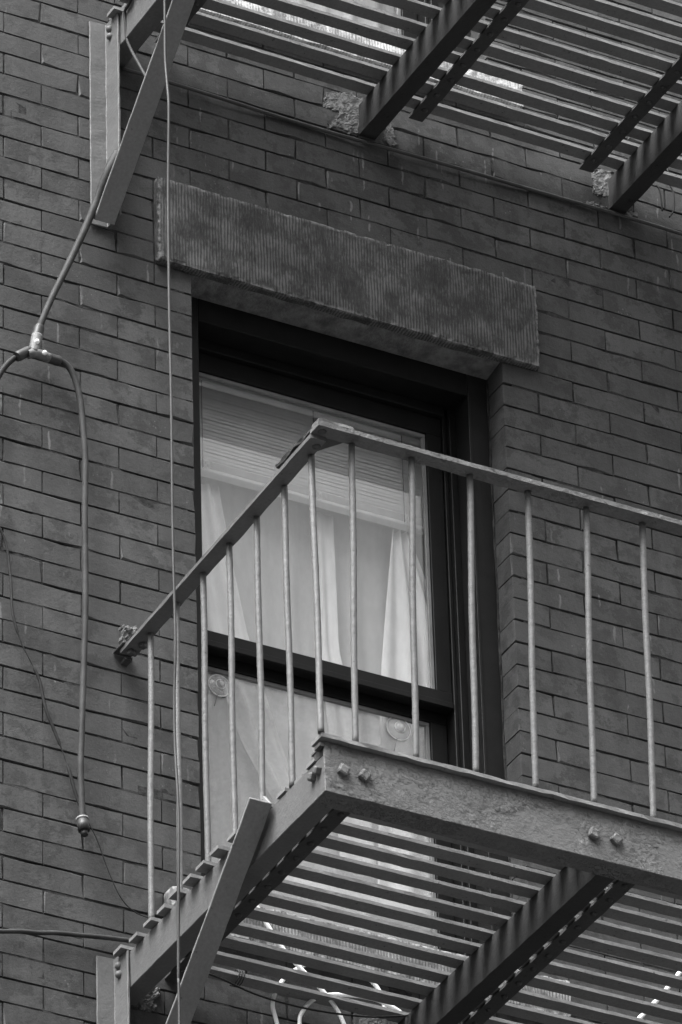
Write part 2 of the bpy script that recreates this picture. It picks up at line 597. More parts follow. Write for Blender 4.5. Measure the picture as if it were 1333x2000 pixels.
def seen_area(b):
    """rough visible size in the photograph: inside the frame, not behind a platform, the window or the long channel"""
    x0, x1, z, j = b
    px, py = project(((x0 + x1) / 2, 0, z))
    if not (-60 < px < 1390 and -40 < py < 2040): return 0
    a = (x1 - x0)
    if px < 0 or px > 1333 or py < 0 or py > 2000: a *= .45
    # behind the lower or the upper platform
    if py > 1545 + (640 - px) * 1.0 and px < 640 and py > 1890 - (px - 250) * .98: a *= .3
    if px >= 640 and py > 1440 + (px - 640) * .26: a *= .22
    if px > 300 and py < 70 + (px - 365) * .29: a *= .25
    return a
order = sorted(range(len(bricks)), key=lambda i: -seen_area(bricks[i]))
single = set(i for i in order[:300] if seen_area(bricks[i]) > 0)
rest = MB()
rest_tone = []
for i, (x0, x1, z, j) in enumerate(bricks):
    gap_v = BR.choice((.0014, .0018, .0022, .0030))
    gap_h = (.0036, .0030, .0024)[j % 3]
    L, Hh = x1 - x0 - gap_v, C - gap_h
    # at the window jambs the end of the brick is finished flush
    off = (BR.uniform(-.0007, .0007), BR.uniform(-.0011, .0011), BR.uniform(-.0012, .0012))
    loc = ((x0 + x1) / 2 + off[0], off[1], z + off[2])
    if i in single:
        L = round(L * 500) / 500
        o = link_mesh('brick', brick_mesh(L, Hh, BR.randrange(6)), loc, bld)
        o.rotation_euler = (0, BR.uniform(-.0035, .0035), 0)
    else:
        vs, fs = brick_geo(L, Hh, .098, BR)
        rest.add([Vector(v) + Vector(loc) for v in vs], fs)
        rest_tone += [BR.random()] * len(vs)
c0 = Vector((1.0, .05, -1))
me = rest.mesh('brickwork', M['brick'], c0)
att = me.attributes.new('tone', 'FLOAT', 'POINT')
att.data.foreach_set('value', rest_tone)
o = link_mesh('brickwork', me, c0, bld)
setp(o, kind='stuff')

# mortar bed behind the bricks, eroded to an uneven depth
def mortar():
    step_x, step_z = .0213, C / 3
    x0, nx = -14 * H, int((XJ[33] + 14 * H) / .0213)
    z1 = -ROW_TOP * C
    nz = (ROW_BOT - ROW_TOP) * 3
    vs, fs = [], []
    for a in range(nz + 1):
        for b in range(nx + 1):
            x, z = x0 + b * step_x, z1 - a * step_z
            d = .0040 + .012 * mnoise.noise(Vector((x * 7, z * 14, 3))) + .006 * mnoise.noise(Vector((x * 40, z * 40, 8)))
            vs.append((x, max(.0010, min(.016, d)), z))
    W = nx + 1
    for a in range(nz):
        zc = z1 - (a + .5) * step_z
        for b in range(nx):
            xc = x0 + (b + .5) * step_x
            hole = False
            for f in (0, 1):
                zz = zc - FLOOR * f
                if OPEN_BOT - C < zz < OPEN_TOP + C and JL - .02 < xc < JR + .02: hole = True
            if not hole:
                fs.append((a * W + b, (a + 1) * W + b, (a + 1) * W + b + 1, a * W + b + 1))
    m = MB()
    m.v = [Vector(v) for v in vs]; m.f = fs; m.sm = [False] * len(fs)
    return m.build('mortar_bed', M['mortar'], bld, fixn=False)
mortar()

# plain wall body above, below and behind the brick facing
def mat_far_brick():
    m, nt, b, _ = new_mat('distant_brick')
    n = NB(nt)
    bt = nt.nodes.new('ShaderNodeTexBrick')
    mp = nt.nodes.new('ShaderNodeMapping')
    mp.inputs['Rotation'].default_value = (math.radians(90), 0, 0)
    n.link(n.pos, mp.inputs['Vector'])
    n.link(mp.outputs[0], bt.inputs['Vector'])
    bt.inputs['Scale'].default_value = 1.0
    bt.inputs['Brick Width'].default_value = .213
    bt.inputs['Row Height'].default_value = C
    bt.inputs['Mortar Size'].default_value = .004
    for k, g in (('Color1', .085), ('Color2', .105), ('Mortar', .03)):
        bt.inputs[k].default_value = (g, g, g, 1)
    n.link(bt.outputs['Color'], b.inputs['Base Color'])
    b.inputs['Roughness'].default_value = .8
    return m
M['far_brick'] = mat_far_brick()
zb, zt = -ROW_BOT * C, -ROW_TOP * C
MB().box(-9, 12, .004, .35, -Z0, zb).build('lower_wall', M['far_brick'], bld)
MB().box(-9, 12, .004, .35, zt, 6.0).build('upper_wall', M['far_brick'], bld)
MB().box(-9, -14 * H, .004, .35, zb, zt).build('side_wall', M['far_brick'], bld)
MB().box(XJ[33] - .05, 12, .004, .35, zb, zt).build('side_wall', M['far_brick'], bld)
# inner leaf round the windows
for x0, x1, z0, z1 in ((-14 * H, JL - .035, zb, zt), (JR + .035, XJ[33] - .06, zb, zt),
                       (JL - .035, JR + .035, zb, OPEN_BOT - .07), (JL - .035, JR + .035, OPEN_TOP + .02, OPEN_BOT + FLOOR - .07),
                       (JL - .035, JR + .035, OPEN_TOP + FLOOR + .02, zt)):
    MB().box(x0, x1, .10, .34, z0, z1).build('inner_wall', M['mortar'], bld)
# a room behind each window
for f in (0, 1):
    z0 = OPEN_BOT - .6 + f * FLOOR
    m = MB()
    x0, x1, y0, y1, z1 = -.6, 2.6, .345, 3.4, OPEN_TOP + .30 + f * FLOOR
    m.add([(x0, y0, z0), (x1, y0, z0), (x1, y1, z0), (x0, y1, z0), (x0, y0, z1), (x1, y0, z1), (x1, y1, z1), (x0, y1, z1)],
          [(0, 1, 2, 3), (7, 6, 5, 4), (1, 2, 6, 5), (2, 3, 7, 6), (3, 0, 4, 7)])
    m.build('room', M['room'], bld, fixn=False)

def rough_block(name, x0, x1, y0, y1, z0, z1, mat, seed, amp=.0012, chip=.0045, label=None, step=.011):
    """a dressed stone block with broken arrises: gridded box whose edges are knocked back"""
    bm = bmesh.new()
    nx, ny, nz = max(2, int((x1 - x0) / step)), max(2, int((y1 - y0) / step)), max(2, int((z1 - z0) / step))
    idx = {}
    def vert(i, j, k):
        if (i, j, k) not in idx:
            p = Vector((x0 + (x1 - x0) * i / nx, y0 + (y1 - y0) * j / ny, z0 + (z1 - z0) * k / nz))
            ex = (i in (0, nx)) + (j in (0, ny)) + (k in (0, nz))
            q = p * 17 + Vector((seed, 0, 0))
            a = amp
            c = Vector(((x0 + x1) / 2, (y0 + y1) / 2, (z0 + z1) / 2))
            p += Vector((mnoise.noise(q), mnoise.noise(q + Vector((9, 0, 0))), mnoise.noise(q + Vector((0, 9, 0))))) * a
            if ex >= 2:
                k2 = max(0, mnoise.noise(p * 58 + Vector((0, seed, 0)))) * chip + .0010
                d = Vector((0, 0, 0))
                if i in (0, nx): d.x = 1 if i == 0 else -1
                if j in (0, ny): d.y = 1 if j == 0 else -1
                if k in (0, nz): d.z = 1 if k == 0 else -1
                p += d * k2
            idx[(i, j, k)] = bm.verts.new(p)
        return idx[(i, j, k)]
    def quad(a, b, c, d):
        bm.faces.new((vert(*a), vert(*b), vert(*c), vert(*d)))
    for i in range(nx):
        for k in range(nz):
            quad((i, 0, k), (i + 1, 0, k), (i + 1, 0, k + 1), (i, 0, k + 1))
        for j in range(ny):
            quad((i, j, 0), (i, j + 1, 0), (i + 1, j + 1, 0), (i + 1, j, 0))
            quad((i, j, nz), (i + 1, j, nz), (i + 1, j + 1, nz), (i, j + 1, nz))
    for j in range(ny):
        for k in range(nz):
            quad((0, j, k), (0, j, k + 1), (0, j + 1, k + 1), (0, j + 1, k))
            quad((nx, j, k), (nx, j + 1, k), (nx, j + 1, k + 1), (nx, j, k + 1))
    bmesh.ops.recalc_face_normals(bm, faces=bm.faces)
    c = Vector(((x0 + x1) / 2, (y0 + y1) / 2, (z0 + z1) / 2))
    bmesh.ops.translate(bm, verts=bm.verts, vec=-c)
    me = bpy.data.meshes.new(name)
    bm.to_mesh(me)
    bm.free()
    me.materials.append(mat)
    o = link_mesh(name, me, c, bld)
    if label: o['label'] = label
    return o

for f in (0, 1):
    zf = f * FLOOR
    rough_block('lintel', .4285, 1.5465, -.022, .098, -10 * C + zf + .002, -6 * C + zf - .003, M['lintel'], 3 + f, label='tooled brownstone window lintel with chipped edges' if not f else None)
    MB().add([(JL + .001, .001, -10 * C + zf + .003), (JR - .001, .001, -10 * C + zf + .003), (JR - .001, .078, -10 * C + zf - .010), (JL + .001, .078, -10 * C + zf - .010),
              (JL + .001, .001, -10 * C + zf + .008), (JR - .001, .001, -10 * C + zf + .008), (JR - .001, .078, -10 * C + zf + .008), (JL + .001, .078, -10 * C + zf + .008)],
             [(3, 2, 1, 0), (4, 5, 6, 7), (0, 1, 5, 4), (1, 2, 6, 5), (2, 3, 7, 6), (3, 0, 4, 7)]).build('lintel_soffit', M['soffit'], bld, label='paler stone underside of the lintel')
    rough_block('sill', .4290, 1.5245, -.045, .10, -39.5 * C + zf, -38 * C + zf + .004, M['sill_lit'] if f else M['sill'], 13 + f, amp=.003,
                label='speckled stone sill brightened as the unshaded one' if f else 'grey speckled stone sill')

# ------------------------------------------------------------------ windows (casing, two sashes, glazing strips, panes)
def window(zf, dusty):
    w = MB().box(JL + .001, JL + .058, .079, .245, OPEN_BOT + zf, OPEN_TOP + zf - .001).build('window', M['frame_brown'], bld, .002)
    def p(name, mat, *b, bev=.0015):
        return MB().box(b[0], b[1], b[2], b[3], b[4] + zf, b[5] + zf).build(name, M[mat], w, bev)
    il, ir = JL + .059, JR - .059
    p('casing', 'frame_brown', ir, JR - .001, .079, .245, OPEN_BOT, OPEN_TOP - .001)
    p('casing', 'frame', il, ir, .081, .245, -.742, OPEN_TOP - .001)
    p('casing', 'frame', il, ir, .081, .245, OPEN_BOT, OPEN_BOT + .035)
    # thin bead standing proud on the right hand casing
    p('bead', 'frame_brown', ir - .004, ir + .003, .0745, .0785, OPEN_BOT + .04, -.745, bev=.0008)
    # side tracks with grooves
    for s in (0, 1):
        a = (il, il + .008) if s == 0 else (ir - .020, ir)
        p('track', 'frame', a[0], a[1], .150, .244, OPEN_BOT + .036, -.7425)
        a = (il + .0085, il + .019) if s == 0 else (ir - .031, ir - .0205)
        p('track', 'frame', a[0], a[1], .166, .244, OPEN_BOT + .036, -.7425)
    p('track', 'frame', il + .020, ir - .032, .155, .244, -.770, -.7425)
    xl, xr = il + .020, ir - .032
    # upper sash (outer plane)
    US = dict(y0=.172, y1=.202, top=-.771, bot=-1.668)
    def sash(y0, y1, top, bot, tr, br, st):
        p('sash_rail', 'frame', xl + .001, xr - .001, y0, y1, top - tr, top)
        p('sash_rail', 'frame', xl + .001, xr - .001, y0 - .003, y1, bot, bot + br)
        sl_ = .014
        for a in ((xl + .001, xl + sl_), (xr - st, xr - .001)):
            p('sash_stile', 'frame', a[0], a[1], y0, y1, bot + br + .0005, top - tr - .0005)
        g = (xl + sl_, xr - st, bot + br, top - tr)
        yy = (y0 + y1) / 2
        e = .011
        p('glazing_strip', 'strip', g[0] + .0005, g[1] - .0005, y0 + .006, yy, g[3] - e, g[3] - .0005, bev=.001)
        p('glazing_strip', 'strip', g[0] + .0005, g[0] + e, y0 + .006, yy, g[2] + .0005, g[3] - e - .0005, bev=.001)
        p('glazing_strip', 'strip', g[1] - e, g[1] - .0005, y0 + .006, yy, g[2] + .0005, g[3] - e - .0005, bev=.001)
        return g, yy
    g, yy = sash(.172, .202, -.771, -1.668, .056, .048, .046)
    p('pane', 'glass', g[0], g[1], yy, yy + .003, g[2], g[3], bev=0)
    g2, yy2 = sash(.206, .238, -1.640, OPEN_BOT + .036, .056, .06, .048)
    p('pane', 'glass_dusty' if dusty else 'glass', g2[0], g2[1], yy2, yy2 + .003, g2[2], g2[3], bev=0)
    # lip under the meeting rail
    p('meeting_strip', 'frame', xl + .002, xr - .002, .164, .1685, -1.668, -1.652, bev=.0008)
    return w
win_lo = window(0, True)
win_lo['label'] = 'black double hung sash window with a dusty lower pane'
win_up = window(FLOOR, False)

# sealant line between casing and bricks
MB().extrude([(JR - .003, .074), (JR + .001, .074), (JR + .001, .0785), (JR - .003, .0785)], OPEN_BOT + .01, OPEN_TOP - .01, 60, .003, 5, 'z').build('sealant', M['mortar'], win_lo)

# broken render round the beam ends and small wall scars (parts of the building)
def patch(name, pts, depth, mat, seed):
    """lumpy patch of mortar on the wall: outline in photo pixels on the wall face"""
    P = [at(px, py, y=-.001) for px, py in pts]
    x0, x1 = min(p.x for p in P) - .012, max(p.x for p in P) + .012
    z0, z1 = min(p.z for p in P) - .012, max(p.z for p in P) + .012
    st = .0045
    nx, nz = int((x1 - x0) / st) + 1, int((z1 - z0) / st) + 1
    def inside(x, z):
        q = Vector((x * 70, z * 70, seed))
        x += .009 * mnoise.noise(q) + .004 * mnoise.noise(q * 3)
        z += .009 * mnoise.noise(q + Vector((0, 0, 50))) + .004 * mnoise.noise(q * 3 + Vector((0, 0, 50)))
        c = False
        for a, b in zip(P, P[1:] + P[:1]):
            if (a.z > z) != (b.z > z) and x < (b.x - a.x) * (z - a.z) / (b.z - a.z) + a.x: c = not c
        return c
    vs, fs, keep = [], [], {}
    for a in range(nx + 1):
        for b in range(nz + 1):
            x, z = x0 + a * st, z0 + b * st
            ins = inside(x, z)
            q = Vector((x, z, seed * .1))
            h = depth * (.8 + .9 * mnoise.noise(q * 60) + .6 * mnoise.noise(q * 190)) if ins else -.006
            keep[(a, b)] = ins
            vs.append((x + rnd.uniform(-.001, .001), -h, z + rnd.uniform(-.001, .001)))
    W = nz + 1
    for a in range(nx):
        for b in range(nz):
            if keep[(a, b)] or keep[(a + 1, b)] or keep[(a, b + 1)] or keep[(a + 1, b + 1)]:
                fs.append((a * W + b, (a + 1) * W + b, (a + 1) * W + b + 1, a * W + b + 1))
    return MB().add(vs, fs).build(name, mat, bld, fixn=False)
patch('mortar_patch', [(637, 178), (690, 182), (712, 195), (706, 228), (700, 262), (684, 266), (672, 252), (640, 250), (655, 228), (668, 222), (636, 212)], .0030, M['patch'], 1)
patch('mortar_patch', [(752, 240), (764, 236), (772, 262), (778, 288), (762, 286), (748, 272)], .0030, M['patch'], 2)
patch('mortar_patch', [(1157, 335), (1176, 328), (1198, 336), (1194, 352), (1200, 372), (1190, 384), (1158, 380)], .0030, M['patch'], 3)
patch('mortar_patch', [(1133, 392), (1160, 393), (1192, 410), (1170, 408)], .006, M['patch'], 4)
patch('mortar_patch', [(271, 1948), (284, 1936), (300, 1925), (313, 1935), (303, 1955), (302, 1972), (288, 1976), (270, 1968)], .008, M['patch'], 5)
patch('mortar_patch', [(236, 1222), (258, 1224), (274, 1230), (262, 1242), (240, 1262), (234, 1258)], .012, M['patch'], 6)
patch('mortar_patch', [(1222, 412), (1246, 412), (1248, 424), (1226, 424)], .0030, M['patch'], 7)
patch('mortar_patch', [(702, 1980), (736, 1984), (756, 2002), (702, 2006)], .0030, M['patch'], 8)

# ------------------------------------------------------------------ fire escape balconies
XL, XR = .2970, 2.420
YF = -1.064
Z_BOT, Z_TOP, Z_FTOP = -2.860, -2.760, -2.728
SW, ST = .041, .0092

def dome(r, h, axis):
    return [(r, -.002), (r, .001), (r * .92, h * .45), (r * .65, h * .82), (r * .3, h)]
_rv = {}
def rivet(parent, c, axis, r=.0085, h=.007, name='rivet', mat='paint_dark'):
    key = (tuple(axis), r, h, mat)
    if key not in _rv:
        m = MB().lathe(dome(r, h, axis), (0, 0, 0), axis, 10)
        _rv[key] = m.mesh(name, M[mat], Vector((0, 0, 0)))
    return link_mesh(name, _rv[key], c, parent)

def square_nut(parent, c, axis, rot, s=.0125, h=.011, mat='paint_rough'):
    axis = Vector(axis)
    u = axis.orthogonal().normalized()
    u = Matrix.Rotation(rot, 3, axis) @ u
    w = axis.cross(u)
    c = Vector(c)
    vs = []
    for hh, q in ((-.002, 1.06), (h * .75, 1.0), (h, .86)):
        for a, b in ((-1, -1), (1, -1), (1, 1), (-1, 1)):
            vs.append(c + axis * hh + u * (a * s * q) + w * (b * s * q))
    fs = [(3, 2, 1, 0), (8, 9, 10, 11)]
    for l in (0, 4):
        fs += [(l + k, l + (k + 1) % 4, l + 4 + (k + 1) % 4, l + 4 + k) for k in range(4)]
    return MB().add(vs, fs).build('bolt', M[mat], parent, .0028)

def balcony(zf, y_first, label, railing):
    root = empty('fire_escape_balcony', (XL, 0, Z_BOT + zf), label, 'fire escape', 'fire escape balconies on the brick wall')
    zb, zt, zft = Z_BOT + zf, Z_TOP + zf, Z_FTOP + zf
    sd = int(zf * 10)
    # front channel: web to the street, flanges inwards
    t = .007
    prof = [(YF, zb), (-1.0, zb), (-1.0, zb + .008), (YF + t, zb + .008), (YF + t, zft - .008), (-1.0, zft - .008), (-1.0, zft), (YF, zft)]
    fc = MB().extrude(prof, XL, XR, 70, .0016, 1 + sd).build('front_channel', M['paint_rough'], root, .0016, label='thickly painted front channel with blistered paint')
    for x, r in ((.343, .35), (.397, .2), (.994, .5), (1.054, .1), (1.80, .3), (1.86, .4)):
        square_nut(fc, (x, YF - .001, -2.797 + zf), (0, -1, 0), r)
    # side channels
    for sx, xo in ((1, XL + .001), (-1, XR - .001)):
        prof = [(xo, zb + .001), (xo + sx * .052, zb + .001), (xo + sx * .052, zb + .008), (xo + sx * .007, zb + .008), (xo + sx * .007, zt - .009),
                (xo + sx * .05, zt - .009), (xo + sx * .05, zt - .001), (xo, zt - .001)]
        sc = MB().extrude(prof, -1.0575, .03, 40, .0012, 2 + sd, 'y').build('side_channel', M['paint'], root, .0016)
        if sx == 1:
            square_nut(sc, (XL, -1.012, -2.797 + zf), (-1, 0, 0), .4, .0095, .014, 'paint')
            square_nut(sc, (XL, -1.037, -2.793 + zf), (-1, 0, 0), .2, .0095, .014, 'paint')
    # short plates bridging the step between side and front channel
    MB().extrude([(-1.055, zt), (-.985, zt), (-.985, zt + .014), (-1.055, zt + .029)][::1], .2985, .345, 2, .001, 8, 'x').build('corner_plate', M['paint_dark'], root)
    # deck slats
    k = 0
    y = y_first
    while y > -1.035:
        j = rnd.uniform(-.0025, .0025)
        x0 = (.276 if k < 9 else .299) + rnd.uniform(-.006, .004)
        dz = rnd.uniform(0, .002)
        prof = [(y + j - SW / 2, zt + dz), (y + j + SW / 2, zt + dz), (y + j + SW / 2, zt + ST + dz), (y + j - SW / 2, zt + ST + dz)]
        MB().extrude(prof, x0, XR + .02, 64, .0014, 30 + k + sd).build('deck_slat', M['slat'], root)
        y -= .0725
        k += 1
    prof = [(-1.078, zft + .001), (-1.028, zft + .001), (-1.028, zft + .011), (-1.078, zft + .011)]
    MB().extrude(prof, .284, XR + .02, 90, .003, 70 + sd).build('deck_slat', M['slat'], root)
    MB().extrude([(-1.066, zft - .016), (-1.04, zft - .016), (-1.04, zft - .007), (-1.066, zft - .007)], .2855, .2965, 1, 0, 0).build('corner_plate', M['paint_dark'], root)
    # cross bars riveted under the slats
    for x in (.447, 1.200, 1.720, 2.25):
        prof = [(x - .021, zt - .0085), (x + .021, zt - .0085), (x + .021, zt - .0015), (x - .021, zt - .0015)]
        cb = MB().extrude(prof, -.9965, -.02 if zf > 1 else .0, 40, .0015, int(x * 50) + sd, 'y').build('cross_bar', M['paint_dark'], root)
        y = y_first
        while y > -.99:
            rivet(cb, (x + rnd.uniform(-.003, .003), y, zt - .0085), (0, 0, -1))
            y -= .0725
    # deep support beams that run into the wall
    for x in (1.038, 1.800):
        zq = zb + .003
        prof = [(x, zq), (x + .049, zq), (x + .049, zq + .008), (x + .009, zq + .012), (x + .009, zt - .013), (x + .046, zt - .010), (x + .046, zt - .002), (x, zt - .002)]
        MB().extrude(prof, -.9985, .09, 30, .0014, int(x * 10) + sd, 'y').build('support_beam', M['beam'], root)
    # wall brackets: angle iron standing on the wall, and the raking brace
    for sx, xo in ((1, XL), (-1, XR)):
        zl = -3.405 + zf
        ztp = -2.752 + zf
        q = lambda a: xo + sx * a
        # leg flat on the wall and leg standing out, one L section
        prof = [(q(-.055), -.004), (q(-.055), -.010), (q(-.0095), -.012), (q(-.0085), -.078), (q(-.0015), -.078), (q(-.0015), -.004)]
        br = MB().extrude(prof, zl, ztp, 60, .0014, 12 + sd, 'z').build('wall_bracket', M['paint'], root, .0016, label='angle iron bracket with swollen paint along its bend' if sx == 1 else None)
        for dy, z in ((-.036, -2.784), (-.038, -2.809)):
            rivet(br, (q(-.0085), dy, z + zf), (-sx, 0, 0), .0105, .011, 'rivet', 'paint')
        # brace: one leg across, seen from the street, one leg along the channel
        A, B = Vector((0, -.828, -2.768 + zf)), Vector((0, -.052, -3.424 + zf))
        d = (B - A).normalized()
        nrm = Vector((0, d.z, -d.y))
        if nrm.y > 0: nrm = -nrm                # faces out and down
        sec = [(-.067, 0), (-.0095, 0), (-.0095, -.048), (-.0165, -.048), (-.0165, -.007), (-.067, -.007)]
        vs, fs = [], []
        ns = 30
        for i in range(ns + 1):
            c = A.lerp(B, i / ns)
            for a, b in sec:
                jn = .0012 * mnoise.noise(Vector((i * 1.3, a * 90, b * 90 + sd)))
                vs.append(Vector((q(a) + jn, c.y, c.z)) + nrm * (b + jn))
        K = len(sec)
        for i in range(ns):
            fs += [(i * K + k, i * K + (k + 1) % K, (i + 1) * K + (k + 1) % K, (i + 1) * K + k) for k in range(K)]
        fs += [tuple(range(K)), tuple(ns * K + k for k in range(K))[::-1]]
        MB().add(vs, fs).build('brace', M['paint_lit'], root, .0014, label='raking brace lightened in its paint for missing light')
    if railing:
        zr = -1.8984 + zf
        # side rails and front rail, flat bars lying on each other at the corner
        for xa in (.303, XR - .044):
            prof = [(xa, zr), (xa + .041, zr), (xa + .041, zr + .0105), (xa, zr + .0105)]
            vs_j = MB().extrude(prof, -1.062, -.030, 40, .0014, 44, 'y')
            for v in vs_j.v:                      # the side rail bows outwards a little towards the street
                if xa < 1: v.x -= .016 * max(0, -v.y / 1.05)
            vs_j.build('side_rail', M['paint'], root)
        prof = [(-1.101, zr + .012), (-1.058, zr + .012), (-1.058, zr + .0245), (-1.101, zr + .0245)]
        MB().extrude(prof, .288, XR, 80, .0016, 45).build('top_rail', M['paint_rough'], root)
        # gusset and rusted cover strips at the corner
        MB().add([(.3445, -1.0575, zr + .0125), (.375, -1.0575, zr + .0125), (.3365, -1.000, zr + .0125), (.300, -1.000, zr + .0125), (.300, -1.0575, zr + .0125),
                  (.3445, -1.0575, zr + .018), (.375, -1.0575, zr + .018), (.3365, -1.000, zr + .018), (.300, -1.000, zr + .018), (.300, -1.0575, zr + .018)],
                 [(4, 0, 1, 2, 3), (8, 7, 6, 5, 9), (4, 9, 5, 0), (0, 5, 6, 1), (1, 6, 7, 2), (2, 7, 8, 3), (3, 8, 9, 4)]).build('gusset', M['paint_dark'], root)
        MB().extrude([(-1.099, zr + .026), (-1.062, zr + .026), (-1.062, zr + .034), (-1.099, zr + .034)], .291, .382, 14, .004, 46).build('cover_plate', M['bar'], root)
        MB().extrude([(.288, zr + .019), (.325, zr + .019), (.325, zr + .028), (.288, zr + .028)], -1.056, -.885, 26, .006, 47, 'y').build('cover_plate', M['rusty'], root, label='rusted layered cover strip')
        rivet(root, (.309, -1.079, zr + .012), (0, 0, -1), .011, .006, 'rivet', 'paint_dark')
        rivet(root, (.318, -1.033, zr), (0, 0, -1), .011, .006, 'rivet', 'paint_dark')
        # wall anchor of the side rail
        MB().box(.296, .345, -.060, -.002, zr + .0115, zr + .020).build('rail_anchor', M['paint_dark'], root, .002)
        MB().box(.318, .338, -.028, .03, zr - .012, zr - .001).build('rail_anchor', M['paint_dark'], root, .002)
        for x, y in ((.322, -.052), (.334, -.092)):
            square_nut(root, (x, y, zr - .001), (0, 0, -1), .4, .009, .012, 'paint_dark')
        zs = zt + ST
        bars = []
        for tp, bt in (((295, 1238), (296, 1784)), ((345, 1178), (352, 1740)), ((397, 1120), (407, 1684)), ((448, 1063), (460, 1630)), ((502, 1010), (513, 1562)), ((556, 950), (571, 1512)), ((608, 890), (628, 1440))):
            a, b = at(*tp, z=-1.8984), at(*bt, z=-2.728)
            if len(bars) in (4, 5): b = at(*bt, x=.303)      # these two stand on the channel itself
            bars.append((a, b, zft + .0115 if len(bars) == 6 else zt if len(bars) > 3 else zs))
        for tp, bt in (((687, 868), (695, 1452)), ((804, 895), (813, 1482)), ((918, 928), (930, 1511)), ((1031, 960), (1047, 1541)), ((1145, 992), (1161, 1571)), ((1255, 1022), (1277, 1603))):
            bars.append((at(*tp, z=-1.8864), at(*bt, z=-2.716), zft + .011))
        x = bars[-1][0].x
        dx = (bars[-1][0].x - bars[-4][0].x) / 3
        while x + dx < XR - .02:
            x += dx
            bars.append((Vector((x, -1.082, -1.8864)), Vector((x - .004, -1.068, -2.716)), zft + .011))
        for k, (a, b, zend) in enumerate(bars):
            d = (b - a).normalized()
            b2 = b + d * ((zend + .001 - b.z) / d.z)
            a2 = a + d * ((-1.8984 if k < 7 else -1.8864) - .0005 - a.z) / d.z
            n = 60
            pts = []
            ph = rnd.uniform(0, 9)
            for i in range(n + 1):
                p_ = a2.lerp(b2, i / n)
                w_ = math.sin(math.pi * i / n)
                pts.append(p_ + Vector((.0016 * math.sin(ph + i * .1) * w_, .001 * math.cos(ph * 2 + i * .08) * w_, 0)))
            MB().tube(pts, .0080, 8, .09, k).build('baluster', M['bar'], root, fixn=False)
    return root

lower = balcony(0.0, -.057, 'grey iron fire escape balcony with railing in front of the sash window', True)
upper = balcony(FLOOR + .0, -.070, 'grey iron fire escape balcony seen from below above the stone lintel', False)

# ------------------------------------------------------------------ cables and pipes
def cable(name, pts, r, mat, label, cat, sub=6, seg=8, jit=.05, group=None):
    o = MB().tube(pts, r, seg, jit, len(label), True, sub).build(name, M[mat], None, fixn=False)
    return setp(o, label, cat, group)

pts = [at(322, 0, x=.2) + Vector((0, 0, .5 * k)) for k in (2, 1)]
pts += [at(px, py, x=.2) for px, py in ((322, 0), (323, 110), (327, 165), (330, 210), (329, 330), (329, 420), (331, 600), (335, 800), (338, 1050), (343, 1250), (341, 1350), (342, 1450), (348, 1560), (350, 1640), (349, 1750), (349, 1900), (351, 2000))]
e = pts[-1]
pts += [e + Vector((0, 0, -1.0)), e + Vector((0, .01, -2.2))]
cable('hanging_cable', pts, .0038, 'cable_pale', 'long thin cable hanging straight down past both fire escape balconies', 'cable')

# splitter cable
top = [at(230, 300, y=-.085), at(216, 325, y=-.088), at(205, 350, y=-.080), at(188, 395, y=-.06), at(165, 450, y=-.05), at(132, 520, y=-.045), at(100, 585, y=-.045), at(77, 640, y=-.045)]
cable('feeder_cable', top, lambda t: .0130 - .0045 * min(1, t * 1.3), 'cable_grey', 'thick cable slanting from the upper wall bracket down to the metal splitter', 'cable')
cable('branch_cable', [at(30, 698, y=-.045), at(12, 714, y=-.04), at(-6, 742, y=-.035), at(-30, 800, y=-.03), at(-45, 900, y=-.03), at(-50, 1100, y=-.03)], .0075, 'cable_dark',
      'dark cable leaving the splitter towards the open brick wall', 'cable')
cable('branch_cable', [at(px, py, y=-.04) for px, py in ((112, 702), (130, 712), (145, 735), (157, 780), (163, 840), (167, 900), (166, 1000), (167, 1100), (167, 1200), (163, 1330), (160, 1430), (158, 1500), (160, 1560), (162, 1600))],
      .0082, 'cable_grey', 'thick cable looping from the splitter and hanging down to a loose end plug', 'cable')
sp = empty('cable_splitter', at(70, 685, y=-.045), 'cast metal cable splitter with two bright screws hanging against the bricks', 'splitter')
cS = at(70, 680, y=-.05)
body = MB().tube([at(73, 656, y=-.048), at(70, 672, y=-.05), at(66, 690, y=-.05)], .0145, 12, 0, 0, True, 4)
body.tube([at(55, 692, y=-.05), at(72, 690, y=-.052), at(97, 700, y=-.05)], .0125, 12, 0, 0, True, 4)
body.build('body', M['cast'], sp, fixn=False)
for px, py in ((73, 667), (88, 689)):
    c = at(px, py, y=-.066)
    MB().lathe([(.0065, -.004), (.0065, .0008), (.005, .0025), (.001, .003)], c, -_fw, 12).build('screw', M['screw'], sp)
for a, b in (((78, 637), (72, 659)), ((60, 684), (33, 697)), ((92, 698), (118, 706))):
    A, B = at(*a, y=-.047), at(*b, y=-.048)
    d = (B - A)
    MB().tube([A, A + d * .15, A + d * .3, A + d * .8, B], lambda t: .0115 if t < .2 else (.0135 if t < .9 else .0125), 12, 0, 0, True, 3).build('boot', M['rubber'], sp, fixn=False)

pg = empty('end_plug', at(164, 1620, y=-.04), 'black end plug with a rim highlight painted as a pale ring on the loose cable', 'plug')
A, B = at(161, 1598, y=-.04), at(166, 1632, y=-.045)
d = B - A
MB().tube([A, A + d * .12], .0152, 14).build('highlight_ring', M['strip'], pg, fixn=False)  # highlight on the plug rim, made as a thin pale ring
MB().tube([A + d * .121, A + d * .72], .0145, 14).build('body', M['rubber'], pg, fixn=False)
MB().tube([A + d * .721, A + d * .98], .0088, 12).build('tip', M['rubber'], pg, fixn=False)

